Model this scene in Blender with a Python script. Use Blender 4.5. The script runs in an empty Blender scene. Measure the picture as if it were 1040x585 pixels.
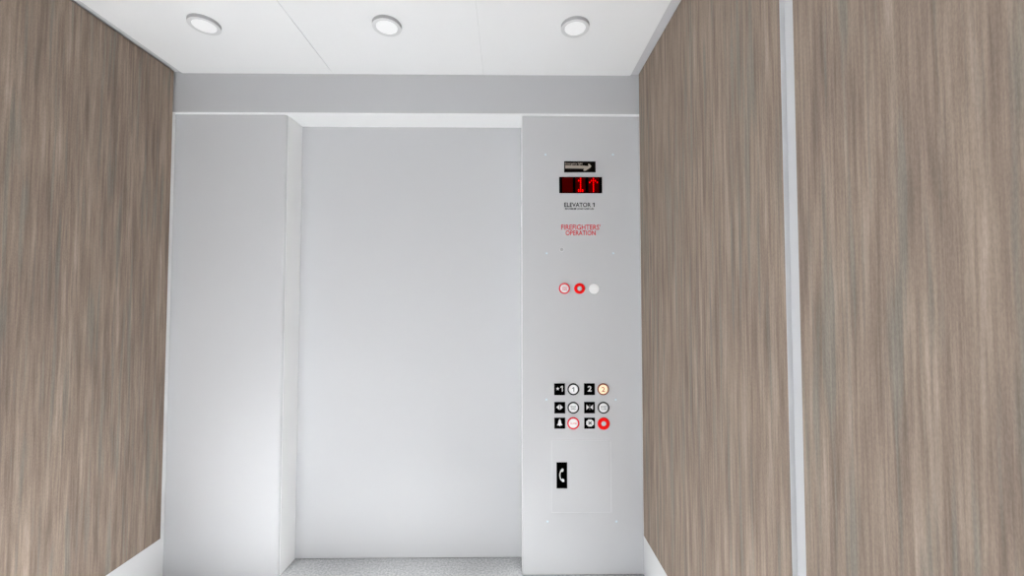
import bpy, bmesh, math
from mathutils import Vector, Matrix

scene = bpy.context.scene
COL = scene.collection

# ------------------------------------------------------------------ render look
scene.view_settings.view_transform = 'Standard'
scene.view_settings.look = 'None'
scene.view_settings.gamma = 1.0
scene.view_settings.use_curve_mapping = False
scene.view_settings.exposure = 0.22

# ------------------------------------------------------------------ materials
def lin(c):
    return c / 12.92 if c <= 0.04045 else ((c + 0.055) / 1.055) ** 2.4

def srgb(h):
    return tuple(lin(int(h[i:i + 2], 16) / 255) for i in (0, 2, 4)) + (1.0,)

def new_mat(name):
    m = bpy.data.materials.new(name)
    m.use_nodes = True
    nt = m.node_tree
    return m, nt, nt.nodes['Principled BSDF']

def paint(name, col, rough=0.6, metal=0.0, spec=0.3, noise=0.0, scale=40.0, emit=0.0, emit_col=None):
    """Plain procedural material: base colour with a faint noise mottling."""
    m, nt, b = new_mat(name)
    c = srgb(col) if isinstance(col, str) else tuple(col) + (1.0,)
    b.inputs['Roughness'].default_value = rough
    b.inputs['Metallic'].default_value = metal
    b.inputs['Specular IOR Level'].default_value = spec
    if noise > 0:
        tc = nt.nodes.new('ShaderNodeTexCoord')
        n = nt.nodes.new('ShaderNodeTexNoise')
        n.inputs['Scale'].default_value = scale
        n.inputs['Detail'].default_value = 3
        nt.links.new(tc.outputs['Object'], n.inputs['Vector'])
        r = nt.nodes.new('ShaderNodeValToRGB')
        r.color_ramp.elements[0].position = 0.3
        r.color_ramp.elements[1].position = 0.7
        r.color_ramp.elements[0].color = tuple(x * (1 - noise) for x in c[:3]) + (1,)
        r.color_ramp.elements[1].color = tuple(min(1, x * (1 + noise)) for x in c[:3]) + (1,)
        nt.links.new(n.outputs['Fac'], r.inputs['Fac'])
        nt.links.new(r.outputs['Color'], b.inputs['Base Color'])
    else:
        b.inputs['Base Color'].default_value = c
    if emit > 0:
        b.inputs['Emission Color'].default_value = srgb(emit_col or col)
        b.inputs['Emission Strength'].default_value = emit
    return m

def wood_mat(name):
    """Grey brown laminate, fine grain running straight up."""
    m, nt, b = new_mat(name)
    N, L = nt.nodes, nt.links
    geo = N.new('ShaderNodeNewGeometry')
    def grain(sy, sz, off, detail, rough=0.55, dist=0.0):
        mp = N.new('ShaderNodeMapping')
        mp.inputs['Scale'].default_value = (sy, sy, sz)
        mp.inputs['Location'].default_value = (off, off * 1.7, off * 0.6)
        L.new(geo.outputs['Position'], mp.inputs['Vector'])
        n = N.new('ShaderNodeTexNoise')
        n.inputs['Scale'].default_value = 1.0
        n.inputs['Detail'].default_value = detail
        n.inputs['Roughness'].default_value = rough
        n.inputs['Distortion'].default_value = dist
        L.new(mp.outputs['Vector'], n.inputs['Vector'])
        return n.outputs['Fac']
    def ramp(fac, stops):
        r = N.new('ShaderNodeValToRGB')
        e = r.color_ramp.elements
        e[0].position, e[0].color = stops[0][0], stops[0][1]
        e[1].position, e[1].color = stops[-1][0], stops[-1][1]
        for p, c in stops[1:-1]:
            k = e.new(p); k.color = c
        L.new(fac, r.inputs['Fac'])
        return r.outputs['Color']
    def mix(kind, fac, a, c):
        x = N.new('ShaderNodeMixRGB'); x.blend_type = kind
        if isinstance(fac, float): x.inputs['Fac'].default_value = fac
        else: L.new(fac, x.inputs['Fac'])
        L.new(a, x.inputs['Color1']); L.new(c, x.inputs['Color2'])
        return x.outputs['Color']
    wide = ramp(grain(40, 2.6, 3.1, 3.0), WOOD_WIDE)
    fine = ramp(grain(150, 4.5, 11.3, 3.0, 0.6), WOOD_FINE)
    c = mix('MULTIPLY', 1.0, wide, fine)
    # cool grey green streaks between the brown ones
    cool = ramp(grain(44, 1.9, 27.0, 2.0), [(0.54, (0, 0, 0, 1)), (0.66, (1, 1, 1, 1))])
    tint = N.new('ShaderNodeRGB'); tint.outputs[0].default_value = srgb('88847B')
    bw = N.new('ShaderNodeRGBToBW'); L.new(cool, bw.inputs['Color'])
    mul = N.new('ShaderNodeMath'); mul.operation = 'MULTIPLY'; mul.inputs[1].default_value = 0.7
    L.new(bw.outputs['Val'], mul.inputs[0])
    tinted = mix('MULTIPLY', 1.0, tint.outputs[0], fine)
    c = mix('MIX', mul.outputs[0], c, tinted)
    # tiny pores, short across the grain
    pores = ramp(grain(420, 150, 5.0, 1.0), [(0.35, (0.93, 0.93, 0.93, 1)), (0.65, (1.06, 1.06, 1.06, 1))])
    c = mix('MULTIPLY', 1.0, c, pores)
    L.new(c, b.inputs['Base Color'])
    b.inputs['Roughness'].default_value = 0.7
    b.inputs['Specular IOR Level'].default_value = 0.12
    return m

def carpet_mat(name):
    m, nt, b = new_mat(name)
    N, L = nt.nodes, nt.links
    tc = N.new('ShaderNodeNewGeometry')
    n = N.new('ShaderNodeTexNoise'); n.inputs['Scale'].default_value = 95; n.inputs['Detail'].default_value = 4
    n.inputs['Roughness'].default_value = 0.7
    L.new(tc.outputs['Position'], n.inputs['Vector'])
    r = N.new('ShaderNodeValToRGB')
    r.color_ramp.elements[0].position = 0.34; r.color_ramp.elements[0].color = CARPET_LO
    r.color_ramp.elements[1].position = 0.68; r.color_ramp.elements[1].color = CARPET_HI
    L.new(n.outputs['Fac'], r.inputs['Fac']); L.new(r.outputs['Color'], b.inputs['Base Color'])
    bp = N.new('ShaderNodeBump'); bp.inputs['Strength'].default_value = 0.25; bp.inputs['Distance'].default_value = 0.004
    L.new(n.outputs['Fac'], bp.inputs['Height']); L.new(bp.outputs['Normal'], b.inputs['Normal'])
    b.inputs['Roughness'].default_value = 0.95
    b.inputs['Specular IOR Level'].default_value = 0.05
    return m

WOOD_WIDE = [(0.28, srgb('83746A')), (0.45, srgb('948376')), (0.58, srgb('9E8D7F')), (0.74, srgb('AF9D8F'))]
WOOD_FINE = [(0.30, (0.75, 0.75, 0.75, 1)), (0.70, (1.14, 1.14, 1.14, 1))]
CARPET_LO, CARPET_HI = srgb('868688'), srgb('AEAEAF')

M = {}
M['steel'] = paint('satin_grey_steel', 'CACACC', rough=0.6, spec=0.2)
M['header'] = paint('shaded_header_steel', 'C2C2C4', rough=0.6, spec=0.2)  # same steel, darkened in colour for the shade near the ceiling
M['wall'] = paint('white_enamel_wall', 'F3F3F3', rough=0.6, spec=0.2)
M['ceiling'] = paint('white_ceiling_laminate', 'F8F8F8', rough=0.7, spec=0.15)
M['frame'] = paint('lit_doorway_white', 'F8F8F8', rough=0.6, spec=0.2)  # light on doorway underside and jambs, put into the colour
M['reveal'] = paint('shaded_white_reveal', 'CECED0', rough=0.6, spec=0.2)  # white of wall and band dimmed in colour for weaker light
M['edge_tone'] = paint('edge_shade_and_light_grey', 'D6D6D8', rough=0.6, spec=0.2)  # shade of ceiling slots and bevel light of cabinet door, put into colour
M['housing'] = paint('shaded_rim_and_keyhole_grey', 'B2B2B3', rough=0.6, spec=0.2)  # shade on the rim's side put into the colour; keyhole shares this grey
M['fixture'] = paint('white_fixture_plastic', 'E4E4E4', rough=0.5)
M['lens'] = paint('lit_lens', 'F4F4F4', rough=0.4, emit=0.18, emit_col='FFFFFF')
M['wood'] = wood_mat('grey_brown_wood_laminate')
M['carpet'] = carpet_mat('grey_speckled_carpet')
M['black'] = paint('black_plastic', '010101', rough=0.8, spec=0.0)
M['dark'] = paint('warm_black_acrylic', '0F0C0A', rough=0.8, spec=0.0)
M['ring'] = paint('black_button_ring', '1E1E1E', rough=0.5, spec=0.2)
M['white'] = paint('white_button_plastic', 'FCFCFC', rough=0.5, spec=0.2)
M['symbol'] = paint('white_symbol_ink', 'E2E2E2', rough=0.6)
M['beige'] = paint('beige_symbol_ink', 'B0A599', rough=0.6)
M['grey_ink'] = paint('grey_button_ink', '7A7A7A', rough=0.6)
M['ink'] = paint('black_lettering_ink', '1C1C1E', rough=0.7, spec=0.1)
M['red_ink'] = paint('red_lettering_ink', 'E00A1C', rough=0.7, spec=0.1)
M['pink_ink'] = paint('pale_pink_lettering_ink', 'F0A0A0', rough=0.6)
M['red'] = paint('red_button_plastic', 'FA0505', rough=0.5, spec=0.2)
M['red_ring'] = paint('red_button_ring', 'EE2035', rough=0.5, spec=0.2)
M['stop_centre'] = paint('pale_grey_button_centre', 'D4D8DC', rough=0.5)
M['amber'] = paint('lit_amber_button', 'FFEACC', rough=0.4, emit=0.3, emit_col='FFE4BC')
M['brown_ring'] = paint('amber_lit_button_ring', '8A4A32', rough=0.5, spec=0.2)
M['brown_ink'] = paint('brown_numeral_ink', 'B87A62', rough=0.6)
M['led_off'] = paint('unlit_red_display', '440000', rough=0.8, spec=0.0)
M['led'] = paint('lit_red_display', 'C00000', rough=0.8, spec=0.0, emit=0.8, emit_col='FF0004')
M['led_dim'] = paint('dim_red_display', '7A0004', rough=0.6, spec=0.05, emit=0.25, emit_col='FF0A10')
M['screw'] = paint('pale_blue_steel_screw', 'D8E6EE', rough=0.4, spec=0.4)
M['lock'] = paint('brushed_lock_steel', 'DADADC', rough=0.35, spec=0.5)
M['strip'] = paint('white_reflective_strip', 'FEFEFE', rough=0.3, spec=0.5)

# ------------------------------------------------------------------ mesh helpers
WORLD = {}      # world location of every object made here

def link(name, bm, mat, parent=None, smooth=False):
    """Link a bmesh (world coordinates) as one object, origin at its own centre."""
    bmesh.ops.recalc_face_normals(bm, faces=bm.faces)
    lo = Vector([min(v.co[i] for v in bm.verts) for i in range(3)])
    hi = Vector([max(v.co[i] for v in bm.verts) for i in range(3)])
    c = (lo + hi) / 2
    bmesh.ops.translate(bm, verts=bm.verts, vec=-c)
    me = bpy.data.meshes.new(name)
    bm.to_mesh(me); bm.free()
    me.materials.append(mat)
    if smooth:
        for p in me.polygons: p.use_smooth = True
    o = bpy.data.objects.new(name, me)
    COL.objects.link(o)
    WORLD[o] = c.copy()
    if parent is not None:
        o.parent = parent
        o.location = c - WORLD[parent]
    else:
        o.location = c
    return o

def empty(name, loc, label, cat, group=None):
    o = bpy.data.objects.new(name, None)
    o.empty_display_size = 0.1
    COL.objects.link(o)
    o.location = loc
    WORLD[o] = Vector(loc)
    return tag(o, label, cat, group)

def tag(o, label=None, cat=None, group=None, kind=None):
    if label: o['label'] = label
    if cat: o['category'] = cat
    if group: o['group'] = group
    if kind: o['kind'] = kind
    return o

def box(bm, x0, x1, y0, y1, z0, z1, bevel=0.0, seg=2):
    r = bmesh.ops.create_cube(bm, size=1.0)
    vs = r['verts']
    for v in vs:
        v.co = Vector((x0 if v.co.x < 0 else x1, y0 if v.co.y < 0 else y1, z0 if v.co.z < 0 else z1))
    if bevel > 0:
        es = list({e for v in vs for e in v.link_edges})
        bmesh.ops.bevel(bm, geom=es, offset=bevel, segments=seg, profile=0.5, affect='EDGES')
    return bm

def boxo(name, ext, mat, parent=None, bevel=0.0, seg=2):
    return link(name, box(bmesh.new(), *ext, bevel=bevel, seg=seg), mat, parent)

def prism(bm, pts, axis, a, b):
    """Extrude a 2D outline. axis 'y': pts are (x, z); axis 'z': pts are (x, y)."""
    def mk(p, t):
        return (p[0], t, p[1]) if axis == 'y' else (p[0], p[1], t)
    A = [bm.verts.new(mk(p, a)) for p in pts]
    B = [bm.verts.new(mk(p, b)) for p in pts]
    n = len(pts)
    bm.faces.new(A); bm.faces.new(B[::-1])
    for i in range(n):
        bm.faces.new((A[i], B[i], B[(i + 1) % n], A[(i + 1) % n]))
    return bm

def lathe(bm, profile, centre, axis='y', seg=40):
    """Revolve (radius, depth) pairs about a line through centre; open ends are capped."""
    cx, cy, cz = centre
    rings = []
    for r, d in profile:
        ring = []
        for k in range(seg):
            t = 2 * math.pi * k / seg
            u, w = r * math.cos(t), r * math.sin(t)
            ring.append(bm.verts.new((cx + u, cy + d, cz + w) if axis == 'y' else (cx + u, cy + w, cz + d)))
        rings.append(ring)
    for a, b in zip(rings, rings[1:]):
        for k in range(seg):
            bm.faces.new((a[k], a[(k + 1) % seg], b[(k + 1) % seg], b[k]))
    return rings

def disc(bm, c, r, d0, d1, dome=0.0, seg=40):
    """Solid button disc standing from y=d0 out to y=d1 with a softened edge."""
    e = min(r * 0.18, abs(d1 - d0) * 0.6)
    s = -1 if d1 < d0 else 1
    rings = lathe(bm, [(r, d0), (r, d1 - s * e), (r - e * 0.35, d1 - s * e * 0.35), (r - e, d1), (r * 0.5, d1 + s * dome)],
                  (c[0], 0, c[1]), 'y', seg)
    bm.faces.new(rings[0]); bm.faces.new(rings[-1])
    return bm

def ring(bm, c, ro, ri, d0, d1, seg=40):
    b = min((ro - ri) * 0.3, abs(d1 - d0) * 0.5)
    s = -1 if d1 < d0 else 1
    prof = [(ri, d0), (ro, d0), (ro, d1 - s * b), (ro - b, d1), (ri + b, d1), (ri, d1 - s * b), (ri, d0)]
    lathe(bm, prof, (c[0], 0, c[1]), 'y', seg)
    bmesh.ops.remove_doubles(bm, verts=bm.verts, dist=1e-6)
    return bm

def text(name, body, x0, z0, x1, z1, y, mat, parent, thick=0.0006, bold=0.0, spacing=1.0):
    """Raised lettering filling the rectangle (x0,z0)-(x1,z1) on a plate facing -Y at depth y."""
    cu = bpy.data.curves.new(name, 'FONT')
    cu.body = body
    cu.align_x = 'CENTER'
    cu.size = 0.05
    cu.offset = bold * 0.05
    cu.space_character = spacing
    cu.resolution_u = 3
    tmp = bpy.data.objects.new(name + '_curve', cu)
    COL.objects.link(tmp)
    bpy.context.view_layer.update()
    dg = bpy.context.evaluated_depsgraph_get()
    me = bpy.data.meshes.new_from_object(tmp.evaluated_get(dg))
    bpy.data.objects.remove(tmp)
    bpy.data.curves.remove(cu)
    bm = bmesh.new(); bm.from_mesh(me); bpy.data.meshes.remove(me)
    lo = [min(v.co[i] for v in bm.verts) for i in (0, 1)]
    hi = [max(v.co[i] for v in bm.verts) for i in (0, 1)]
    for v in bm.verts:
        v.co = Vector((x0 + (v.co.x - lo[0]) / (hi[0] - lo[0]) * (x1 - x0), y - thick,
                       z0 + (v.co.y - lo[1]) / (hi[1] - lo[1]) * (z1 - z0)))
    r = bmesh.ops.extrude_face_region(bm, geom=list(bm.faces))
    for g in r['geom']:
        if isinstance(g, bmesh.types.BMVert): g.co.y = y + 0.0003
    return link(name, bm, mat, parent)

def one_glyph(bm, x0, z0, x1, z1, y0, y1):
    """Figure one: upright stem with a flag to the left of its top."""
    w, h = x1 - x0, z1 - z0
    sw = w * 0.40
    prism(bm, [(x1 - sw, z0), (x1, z0), (x1, z1), (x1 - sw * 0.9, z1), (x0, z1 - h * 0.20), (x0, z1 - h * 0.36), (x1 - sw, z1 - h * 0.24)], 'y', y0, y1)
    return bm

def stroke(bm, pts, w, y0, y1, closed=False):
    """Flat bent bar of width w through 2D points (x, z)."""
    P = [Vector(p) for p in pts]
    Lp, Rp = [], []
    for i, p in enumerate(P):
        d = (P[min(i + 1, len(P) - 1)] - P[max(i - 1, 0)]).normalized()
        n = Vector((-d.y, d.x))
        ww = w[i] if isinstance(w, (list, tuple)) else w
        Lp.append(p + n * ww / 2); Rp.append(p - n * ww / 2)
    return prism(bm, Lp + Rp[::-1], 'y', y0, y1)

# ------------------------------------------------------------------ dimensions (metres, floor at z = 0, door side towards +Y)
EYE = 1.3237
XL, XR = -1.656, 0.6635            # side walls
FRONT = 2.04                       # face of the return panels
HEAD = 2.02                        # face of the header above the doorway
DOOR = 2.18                        # face of the closed door
HEAD_Z = 2.2613                    # underside of the header
CEIL = 2.4597                      # underside of the ceiling panels
TOP = CEIL + 0.03                         # underside of the car roof
LAMP_COL = (0.965, 1.0, 1.0)
FILL_S = 2.3
LAMPS = [(-1.235, 1.649, 1.9, 28), (-0.4945, 1.649, 0.9, 26), (0.277, 1.649, 2.1, 28),
         (-1.08, 1.10, 21.0, 32), (-0.4945, 1.10, 16.0, 60), (0.277, 1.10, 5.0, 26),  # from this row on: added fill beams without fixtures
         (-1.08, 0.55, 34.0, 36), (-0.4945, 0.55, 8.0, 36),
         (-1.235, 0.0, 14.0, 45)]
BACK = -1.40                       # the part of the car in view ends behind the camera

# ------------------------------------------------------------------ setting
o = boxo('floor', (XL - 0.05, XR + 0.05, BACK, 2.26, -0.05, 0.0), M['carpet']); tag(o, kind='structure')
o = boxo('wall_left', (XL - 0.05, XL, BACK, 2.26, 0.0, TOP), M['wall']); tag(o, kind='structure')
o = boxo('wall_right', (XR, XR + 0.05, BACK, 2.26, 0.0, TOP), M['wall']); tag(o, kind='structure')
o = boxo('wall_back_baffle', (XL, -0.45, BACK - 0.05, BACK, 0.0, TOP), M['wall']); tag(o, kind='structure')  # unseen half wall, added to shape the fill light on the side walls
o = boxo('ceiling', (XL - 0.05, XR + 0.05, BACK, 2.26, TOP, TOP + 0.05), M['ceiling']); tag(o, kind='structure')

# front return wall left of the doorway: rounded front edge, jamb turning in to the door
bm = bmesh.new()
outline = [(XL, FRONT)]
rc, xe = 0.012, -1.1055
for k in range(7):
    t = math.pi / 2 * k / 6
    outline.append((xe - rc + rc * math.sin(t), FRONT + rc - rc * math.cos(t)))
outline += [(-1.0985, DOOR), (-1.0985, 2.26), (XL, 2.26)]
prism(bm, outline, 'z', 0.0, HEAD_Z)
o = link('wall_front', bm, M['steel']); tag(o, kind='structure')

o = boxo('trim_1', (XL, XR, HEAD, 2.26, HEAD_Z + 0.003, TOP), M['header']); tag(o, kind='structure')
# added lining, whitened to carry the light on soffit and left jamb
o = boxo('lit_soffit_lining', (XL, XR, HEAD, 2.26, HEAD_Z, HEAD_Z + 0.003), M['frame']); tag(o, kind='structure')
bm = bmesh.new()
prism(bm, [(-1.1055, FRONT + 0.012), (-1.1035, FRONT + 0.012), (-1.0965, DOOR), (-1.0985, DOOR)], 'z', 0.0, HEAD_Z)
o = link('lit_jamb_lining', bm, M['frame']); tag(o, kind='structure')
o = boxo('door_1', (-1.0985, 0.0735, DOOR, DOOR + 0.04, 0.003, HEAD_Z), M['steel']); tag(o, kind='structure')

# ------------------------------------------------------------------ wood wall panels
def wood_panel(x0, x1, y0, y1, label):
    o = boxo('wood_wall_panel', (x0, x1, y0, y1, 0.208, 2.4577), M['wood'], bevel=0.0012, seg=1)
    return tag(o, label, 'wall panel', 'wood laminate wall panels', 'thing')

wood_panel(XL + 0.001, -1.639, 0.956, 2.0, 'grey brown wood wall panel on the left wall, without a white gap')
far = wood_panel(0.6516, XR - 0.001, 0.956, 2.0, 'narrow looking wood wall panel on the right wall, beside the button panel')
wood_panel(0.6516, XR - 0.001, BACK, 0.912, 'wood wall panel right of the white strip, nearest on the right wall')

# white edge band on that panel's open end, dimmed in colour like the gap
boxo('edge_band', (0.6516, XR - 0.001, 0.9540, 0.9559, 0.208, 2.4577), M['reveal'], far)['label'] = 'white edge band dimmed to grey'

# added strip over the white wall in the panel gap, shade in its grey
o = boxo('gap_shade_strip', (XR - 0.001, XR + 0.001, 0.900, 0.9539, 0.0, 2.4577), M['reveal']); tag(o, kind='structure')
# added strips in the ceiling slots, their grey carrying the slots' shade
o = boxo('slot_shade_left', (XL, XL + 0.05, BACK, HEAD, CEIL + 0.006, TOP), M['edge_tone']); tag(o, kind='structure')
o = boxo('slot_shade_right', (XR - 0.055, XR, BACK, HEAD, CEIL + 0.006, TOP), M['edge_tone']); tag(o, kind='structure')

# ------------------------------------------------------------------ dropped ceiling panels
seams = [(-1.614, -0.8702), (-0.8680, -0.1210), (-0.1200, 0.6155)]
names = ['white ceiling panel at left, holding the leftmost downlight above the left wood wall',
         'white ceiling panel in the middle, between the two ceiling seams',
         'white ceiling panel at right, holding the downlight above the button panel']
for (a, b), lb in zip(seams, names):
    o = boxo('ceiling_panel', (a, b, BACK, HEAD, CEIL, CEIL + 0.0055), M['ceiling'])
    tag(o, lb, 'ceiling panel', 'dropped ceiling panels', 'thing')

# ------------------------------------------------------------------ downlights
def downlight(x, y, label):
    t = empty('downlight', (x, y, CEIL), label, 'ceiling light', 'round ceiling downlights')
    R, h, ri = 0.0575, 0.0145, 0.0425
    bm = bmesh.new()
    lathe(bm, [(ri, 0.0), (R, 0.0), (R, -h + 0.0012), (ri, -h + 0.0012), (ri, 0.0)], (x, y, CEIL), 'z', 56)
    bmesh.ops.remove_doubles(bm, verts=bm.verts, dist=1e-6)
    link('housing', bm, M['housing'], t)['label'] = 'rim with shade in its grey'
    bm = bmesh.new()
    lathe(bm, [(ri, -h + 0.001), (R, -h + 0.001), (R - 0.001, -h), (ri + 0.001, -h), (ri, -h + 0.001)], (x, y, CEIL), 'z', 56)
    bmesh.ops.remove_doubles(bm, verts=bm.verts, dist=1e-6)
    link('trim_ring', bm, M['fixture'], t)
    bm = bmesh.new()
    rs = lathe(bm, [(ri - 0.0002, -0.001), (ri - 0.0002, -h + 0.0012), (ri * 0.6, -h + 0.0004)], (x, y, CEIL), 'z', 56)
    bm.faces.new(rs[0]); bm.faces.new(rs[-1])
    link('lens', bm, M['lens'], t)
    return t

downlight(-1.235, 1.6495, 'leftmost round white downlight, nearest the left wood wall')
downlight(-0.4945, 1.6495, 'middle round white downlight, in the ceiling panel above the door')
downlight(0.277, 1.6485, 'rightmost round white downlight, above the button panel')

# ------------------------------------------------------------------ control panel
PX0, PX1 = 0.0735, 0.6630
cp = empty('control_panel', ((PX0 + PX1) / 2, FRONT, 0.003),
           'tall grey elevator control panel with buttons and red floor display, right of the door', 'control panel')
boxo('faceplate', (PX0, PX1, FRONT, 2.255, 0.003, HEAD_Z - 0.0005), M['steel'], cp, bevel=0.0015, seg=2)
boxo('jamb_light_lining', (PX0 - 0.0012, PX0 + 0.0005, FRONT + 0.005, DOOR - 0.001, 0.004, HEAD_Z - 0.001), M['frame'], cp)['label'] = 'thin added lining with jamb light in its white'  # added liner; light on the right jamb put into its white
Y = FRONT

def part_label(o, s):
    o['label'] = s
    return o

for x, z in ((0.190, 2.0653), (0.5298, 2.0666), (0.1945, 1.5674), (0.5271, 1.5678),
             (0.1914, 0.8452), (0.533, 0.8444), (0.1945, 0.2561), (0.5312, 0.2542)):
    link('screw', disc(bmesh.new(), (x, z), 0.0052, Y + 0.001, Y - 0.0012, 0.0006, 16), M['screw'], cp)

# emergency light plate
pl = boxo('emergency_light', (0.2838, 0.4417, Y - 0.003, Y + 0.001, 1.9757, 2.0312), M['dark'], cp, bevel=0.0008, seg=1)
part_label(pl, 'small black plate with beige arrow')
text('lettering', 'Emergency light', 0.2889, 2.0105, 0.3757, 2.0245, Y - 0.003, M['beige'], pl)
bm = bmesh.new()
prism(bm, [(0.2888, 1.9945), (0.3850, 1.9935), (0.3850, 2.0085), (0.2888, 2.0105)], 'y', Y - 0.0036, Y - 0.0028)
prism(bm, [(0.3800, 1.9840), (0.3880, 1.9815), (0.4145, 1.9985), (0.4195, 2.0070), (0.4075, 2.0190), (0.4035, 2.0150), (0.4060, 2.0060), (0.3850, 2.0080)], 'y', Y - 0.0037, Y - 0.0028)
link('arrow_symbol', bm, M['beige'], pl)

# floor display
dp = boxo('floor_display', (0.2586, 0.4733, Y - 0.004, Y + 0.001, 1.8699, 1.9513), M['black'], cp, bevel=0.0008, seg=1)
part_label(dp, 'black floor display showing a red 1 and an up arrow')
for a, b in ((0.2735, 0.3262), (0.3397, 0.3886), (0.4049, 0.4570)):
    boxo('display_window', (a, b, Y - 0.0048, Y - 0.003, 1.8725, 1.9488), M['led_off'], dp)
def dots(name, cells, x0, z0, px, pz, mat, parent):
    """Glyph of a dot matrix: round diodes joined in one mesh."""
    bm = bmesh.new()
    for cx, cz in cells:
        x, z = x0 + cx * px, z0 + cz * pz
        w, h = px * 0.36, pz * 0.46
        prism(bm, [(x + w * math.cos(math.pi * (2 * k + 1) / 8), z + h * math.sin(math.pi * (2 * k + 1) / 8)) for k in range(8)], 'y', Y - 0.0056, Y - 0.0044)
    return link(name, bm, mat, parent)
one = [(2, k) for k in range(7)] + [(1, 5), (1, 0), (3, 0), (0.95, 0.55), (3, 0.5)]
dots('floor_numeral', one, 0.3457, 1.8790, 0.0097, 0.0106, M['led'], dp)
up = [(2, k) for k in range(7)] + [(1, 5), (3, 5), (0.1, 4.2), (4, 4.2)]
dots('direction_arrow', up, 0.4100, 1.8790, 0.0097, 0.0106, M['led'], dp)

# lettering
text('elevator_lettering', 'ELEVATOR', 0.2840, 1.8004, 0.4165, 1.8226, Y, M['ink'], cp, bold=0.012)
link('numeral', one_glyph(bmesh.new(), 0.4245, 1.8010, 0.4355, 1.8220, Y - 0.0006, Y + 0.0003), M['ink'], cp)
text('capacity_lettering', 'MAXIMUM LOAD 4,000 LBS', 0.2879, 1.7855, 0.4311, 1.7958, Y, M['ink'], cp, bold=0.01)
text('firefighter_lettering', "FIREFIGHTERS'", 0.2677, 1.6858, 0.4630, 1.7125, Y, M['red_ink'], cp, bold=0.008)
text('firefighter_lettering', 'OPERATION', 0.2898, 1.6578, 0.4392, 1.6818, Y, M['red_ink'], cp, bold=0.008)

# key switch
ks = link('key_switch', ring(bmesh.new(), (0.2698, 1.5862), 0.0125, 0.0085, Y + 0.001, Y - 0.003, 24), M['lock'], cp, smooth=False)
bm = disc(bmesh.new(), (0.2698, 1.5862), 0.0086, Y + 0.001, Y - 0.002, 0.0, 20)
link('keyhole', bm, M['housing'], ks)

# round buttons
def button(name, c, r, rw, face, ringm, label, txt=None, ink=None, tw=0.0, th=0.0):
    f = link(name, disc(bmesh.new(), c, r - rw + 0.0004, Y + 0.001, Y - 0.0045, 0.0004), M[face], cp)
    part_label(f, label)
    if ringm:
        link('button_ring', ring(bmesh.new(), c, r, r - rw, Y + 0.001, Y - 0.0055), M[ringm], f)
    if txt:
        n = len(txt)
        for i, s in enumerate(txt):
            zc = c[1] + ((n - 1) / 2 - i) * th * 1.3
            nm = 'numeral' if s.isdigit() else 'lettering'
            if s == '1':
                link(nm, one_glyph(bmesh.new(), c[0] - tw * 0.65, zc - th / 2, c[0] + tw * 0.45, zc + th / 2, Y - 0.0055, Y - 0.0045), M[ink], f)
                continue
            text(nm, s, c[0] - tw / 2, zc - th / 2, c[0] + tw / 2, zc + th / 2, Y - 0.0049, M[ink], f, bold=0.012)
    return f

button('call_cancel_button', (0.2822, 1.3922), 0.0272, 0.0060, 'white', 'red_ring', 'white button with a thin red ring and red lettering',
       ['CALL', 'CANCEL'], 'red_ink', 0.026, 0.0085)
def stop_button(name, c, r, ri, label):
    f = link(name, ring(bmesh.new(), c, r, ri, Y + 0.001, Y - 0.0055), M['red'], cp)
    part_label(f, label)
    link('button_centre', disc(bmesh.new(), c, ri + 0.0003, Y + 0.001, Y - 0.003, 0.0004), M['stop_centre'], f)
    return f
stop_button('fire_service_button', (0.3577, 1.3922), 0.027, 0.0118, 'thick red ring button with pale centre')
button('blank_button', (0.4293, 1.3908), 0.0252, 0.0, 'white', None, 'plain white round button')

button('floor_button', (0.3237, 0.8954), 0.0287, 0.0060, 'white', 'ring', 'white button with a black ring and a 1', ['1'], 'grey_ink', 0.0095, 0.0215)
button('floor_button', (0.4711, 0.8951), 0.0288, 0.0058, 'amber', 'brown_ring', 'amber lit button with a 2', ['2'], 'brown_ink', 0.0165, 0.0230)
button('door_open_button', (0.3233, 0.8055), 0.0286, 0.0060, 'white', 'ring', 'white button with a black ring, lettered door open', ['DOOR', 'OPEN'], 'grey_ink', 0.0265, 0.0085)
button('door_close_button', (0.4719, 0.8051), 0.0287, 0.0060, 'white', 'ring', 'white button with a black ring, lettered door close', ['DOOR', 'CLOSE'], 'grey_ink', 0.0265, 0.0085)
button('alarm_button', (0.3229, 0.7298), 0.0295, 0.0062, 'white', 'red_ring', 'white button with a red ring', ['ALARM'], 'pink_ink', 0.030, 0.0085)
stop_button('stop_button', (0.4728, 0.7274), 0.0300, 0.0122, 'red stop button with pale centre')

# black marker plates with white symbols
def plate(name, x0, x1, z0, z1, label):
    o = boxo(name, (x0, x1, Y - 0.002, Y + 0.001, z0, z1), M['black'], cp, bevel=0.0006, seg=1)
    return part_label(o, label)
SY0, SY1 = Y - 0.0027, Y - 0.0018
def sym(name, polys, parent, mat='symbol'):
    bm = bmesh.new()
    for p in polys: prism(bm, p, 'y', SY0, SY1)
    return link(name, bm, M[mat], parent)

p1 = plate('floor_marker_plate', 0.2296, 0.2828, 0.8670, 0.9242, 'black plate with a star and a 1')
star = []
for k in range(10):
    t = math.pi / 2 + k * math.pi / 5
    r = 0.0088 if k % 2 == 0 else 0.0042
    star.append((0.2470 + r * math.cos(t), 0.8985 + r * math.sin(t)))
sym('star_symbol', [star], p1, 'symbol')
link('numeral', one_glyph(bmesh.new(), 0.2600, 0.8845, 0.2722, 0.9130, SY0, SY1), M['symbol'], p1)
p2 = plate('floor_marker_plate', 0.3765, 0.4300, 0.8670, 0.9242, 'black plate with a 2')
text('numeral', '2', 0.3945, 0.8845, 0.4145, 0.9120, Y - 0.002, M['symbol'], p2, bold=0.03)

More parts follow.
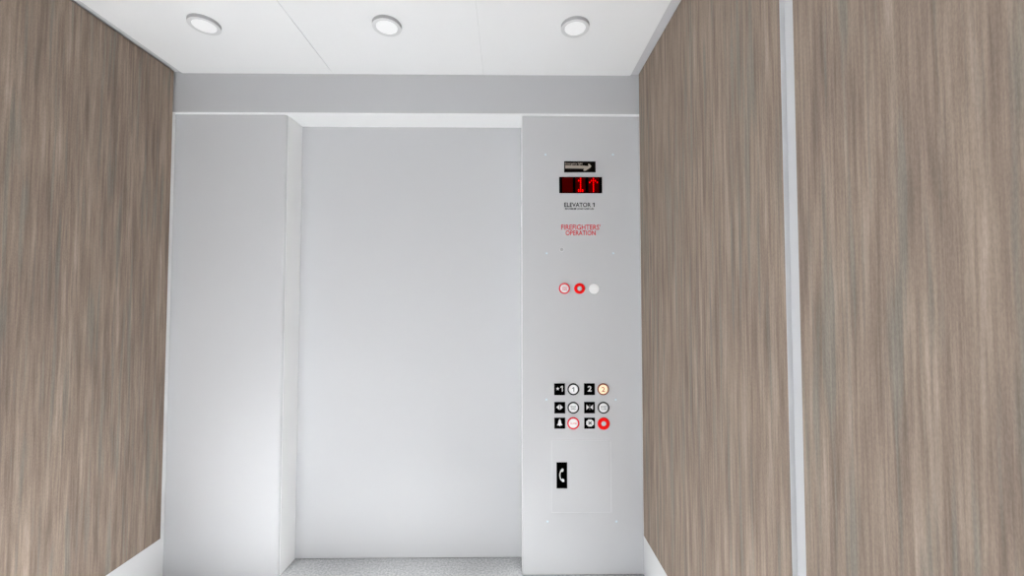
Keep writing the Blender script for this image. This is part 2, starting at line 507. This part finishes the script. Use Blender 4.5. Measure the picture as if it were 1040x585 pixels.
def tri(cx, cz, w, h, s):   # triangle pointing along s
    return [(cx, cz - h / 2), (cx, cz + h / 2), (cx + s * w, cz)]
po = plate('door_open_plate', 0.2300, 0.2836, 0.7775, 0.8335, 'black plate with outward pointing arrows')
cx, cz = 0.2561, 0.8082
sym('open_symbol', [tri(cx - 0.0022, cz, 0.0140, 0.0250, -1), tri(cx + 0.0022, cz, 0.0140, 0.0250, 1)], po)
sym('door_line_symbol', [[(cx - 0.0014, cz - 0.0135), (cx + 0.0014, cz - 0.0135), (cx + 0.0014, cz + 0.0135), (cx - 0.0014, cz + 0.0135)]], po, 'grey_ink')
pc = plate('door_close_plate', 0.3767, 0.4295, 0.7775, 0.8335, 'black plate with inward pointing arrows')
cx, cz = 0.4040, 0.8080
sym('close_symbol', [tri(cx - 0.0160, cz, 0.0135, 0.0250, 1), tri(cx + 0.0160, cz, 0.0135, 0.0250, -1)], pc)
sym('door_line_symbol', [[(cx - 0.0014, cz - 0.0135), (cx + 0.0014, cz - 0.0135), (cx + 0.0014, cz + 0.0135), (cx - 0.0014, cz + 0.0135)]], pc, 'grey_ink')

pb = plate('alarm_plate', 0.2298, 0.2833, 0.7035, 0.7570, 'black plate with a bell')
cx, cz = 0.2562, 0.7222
half = [(0.0, 0.0285), (0.0030, 0.0270), (0.0045, 0.0235), (0.0070, 0.0190), (0.0085, 0.0130), (0.0100, 0.0060), (0.0145, 0.0020), (0.0150, -0.0020),
        (0.0040, -0.0022), (0.0028, -0.0050), (0.0, -0.0058)]
bell = [(cx + 0.84 * a, cz + b) for a, b in half] + [(cx - 0.84 * a, cz + b) for a, b in half[-2:0:-1]]
sym('bell_symbol', [bell], pb)

ps = plate('stop_plate', 0.3768, 0.4295, 0.7030, 0.7565, 'black plate with a white octagon')
cx, cz, r = 0.4050, 0.7310, 0.0200
sym('octagon_symbol', [[(cx + r * math.cos(math.pi * (2 * k + 1) / 8), cz + r * 0.92 * math.sin(math.pi * (2 * k + 1) / 8)) for k in range(8)]], ps)
bm = bmesh.new()
for s in (1, -1):
    stroke(bm, [(cx - 0.0075, cz - s * 0.0065), (cx + 0.0075, cz + s * 0.0065)], 0.0042, Y - 0.0032, Y - 0.0024)
link('cross_symbol', bm, M['ring'], ps)

# phone cabinet door with its sign
pd = boxo('phone_cabinet_door', (0.2153, 0.5080, Y - 0.0022, Y + 0.001, 0.3002, 0.6454), M['steel'], cp, bevel=0.0022, seg=2)
bm = bmesh.new()
for e in ((0.2145, 0.2170, 0.2995, 0.6460), (0.5040, 0.5085, 0.2995, 0.6460), (0.2170, 0.5040, 0.6435, 0.6460), (0.2170, 0.5040, 0.2995, 0.3015)):
    box(bm, e[0], e[1], Y - 0.0026, Y + 0.0005, e[2], e[3])
link('door_edge_light', bm, M['edge_tone'], pd)  # light caught by the door's bevel, put into a paler rim
sg = boxo('phone_sign', (0.2393, 0.2915, Y - 0.0042, Y - 0.0018, 0.4159, 0.5418), M['black'], pd, bevel=0.0006, seg=1)
bm = bmesh.new()
arc = []
for k in range(13):
    t = math.radians(118 + k * (124 / 12))
    arc.append((0.2720 + 0.0165 * math.cos(t), 0.4800 + 0.0285 * math.sin(t)))
stroke(bm, arc, 0.0050, Y - 0.0049, Y - 0.0038)
for cxx, czz, ang in ((0.2672, 0.5040, -18), (0.2705, 0.4550, 20)):
    pts = []
    for k in range(16):
        t = 2 * math.pi * k / 16
        u, w = 0.0064 * math.cos(t), 0.0086 * math.sin(t)
        a = math.radians(ang)
        pts.append((cxx + u * math.cos(a) - w * math.sin(a), czz + u * math.sin(a) + w * math.cos(a)))
    prism(bm, pts, 'y', Y - 0.0050, Y - 0.0038)
link('handset_symbol', bm, M['symbol'], pd)

# white strips on the return edge of the control panel, facing the doorway
for z0, z1 in ((1.861, 1.963), (1.720, 1.830)):
    o = boxo('reflective_strip', (PX0 - 0.003, PX0 + 0.0008, 2.128, 2.166, z0, z1), M['strip'], cp, bevel=0.0008, seg=1)
    part_label(o, 'white strip on the doorway edge')

# ------------------------------------------------------------------ light
# only the front row has downlights; rows further back are added fill beams on the carpet,
# and the carpet's bounce lights walls, ceiling and doorway from below
for xx, yy, watts, spread in LAMPS:
    ld = bpy.data.lights.new('downlight_and_fill_beam', 'AREA')
    ld.shape = 'DISK'; ld.size = 0.08
    ld.energy = watts
    ld.spread = math.radians(spread)
    ld.color = LAMP_COL
    lo = bpy.data.objects.new('downlight_and_fill_beam', ld)
    COL.objects.link(lo)
    lo.location = (xx, yy, CEIL - 0.017)
# added ambient fill through the rear, left open to let it in
w = bpy.data.worlds.new('ambient_fill'); scene.world = w
w.use_nodes = True
bg = w.node_tree.nodes['Background']
bg.inputs['Color'].default_value = (0.96, 0.995, 1.02, 1)
bg.inputs['Strength'].default_value = FILL_S

# ------------------------------------------------------------------ camera
cam = bpy.data.cameras.new('camera')
cam.sensor_fit = 'HORIZONTAL'
cam.sensor_width = 36.0
cam.lens = 417.7 / 1040 * 36.0
cam.clip_start = 0.02
co = bpy.data.objects.new('camera', cam)
COL.objects.link(co)
co.location = (0, 0, EYE)
co.rotation_euler = (math.pi / 2 + 0.0347, 0, -0.0107)
scene.camera = co
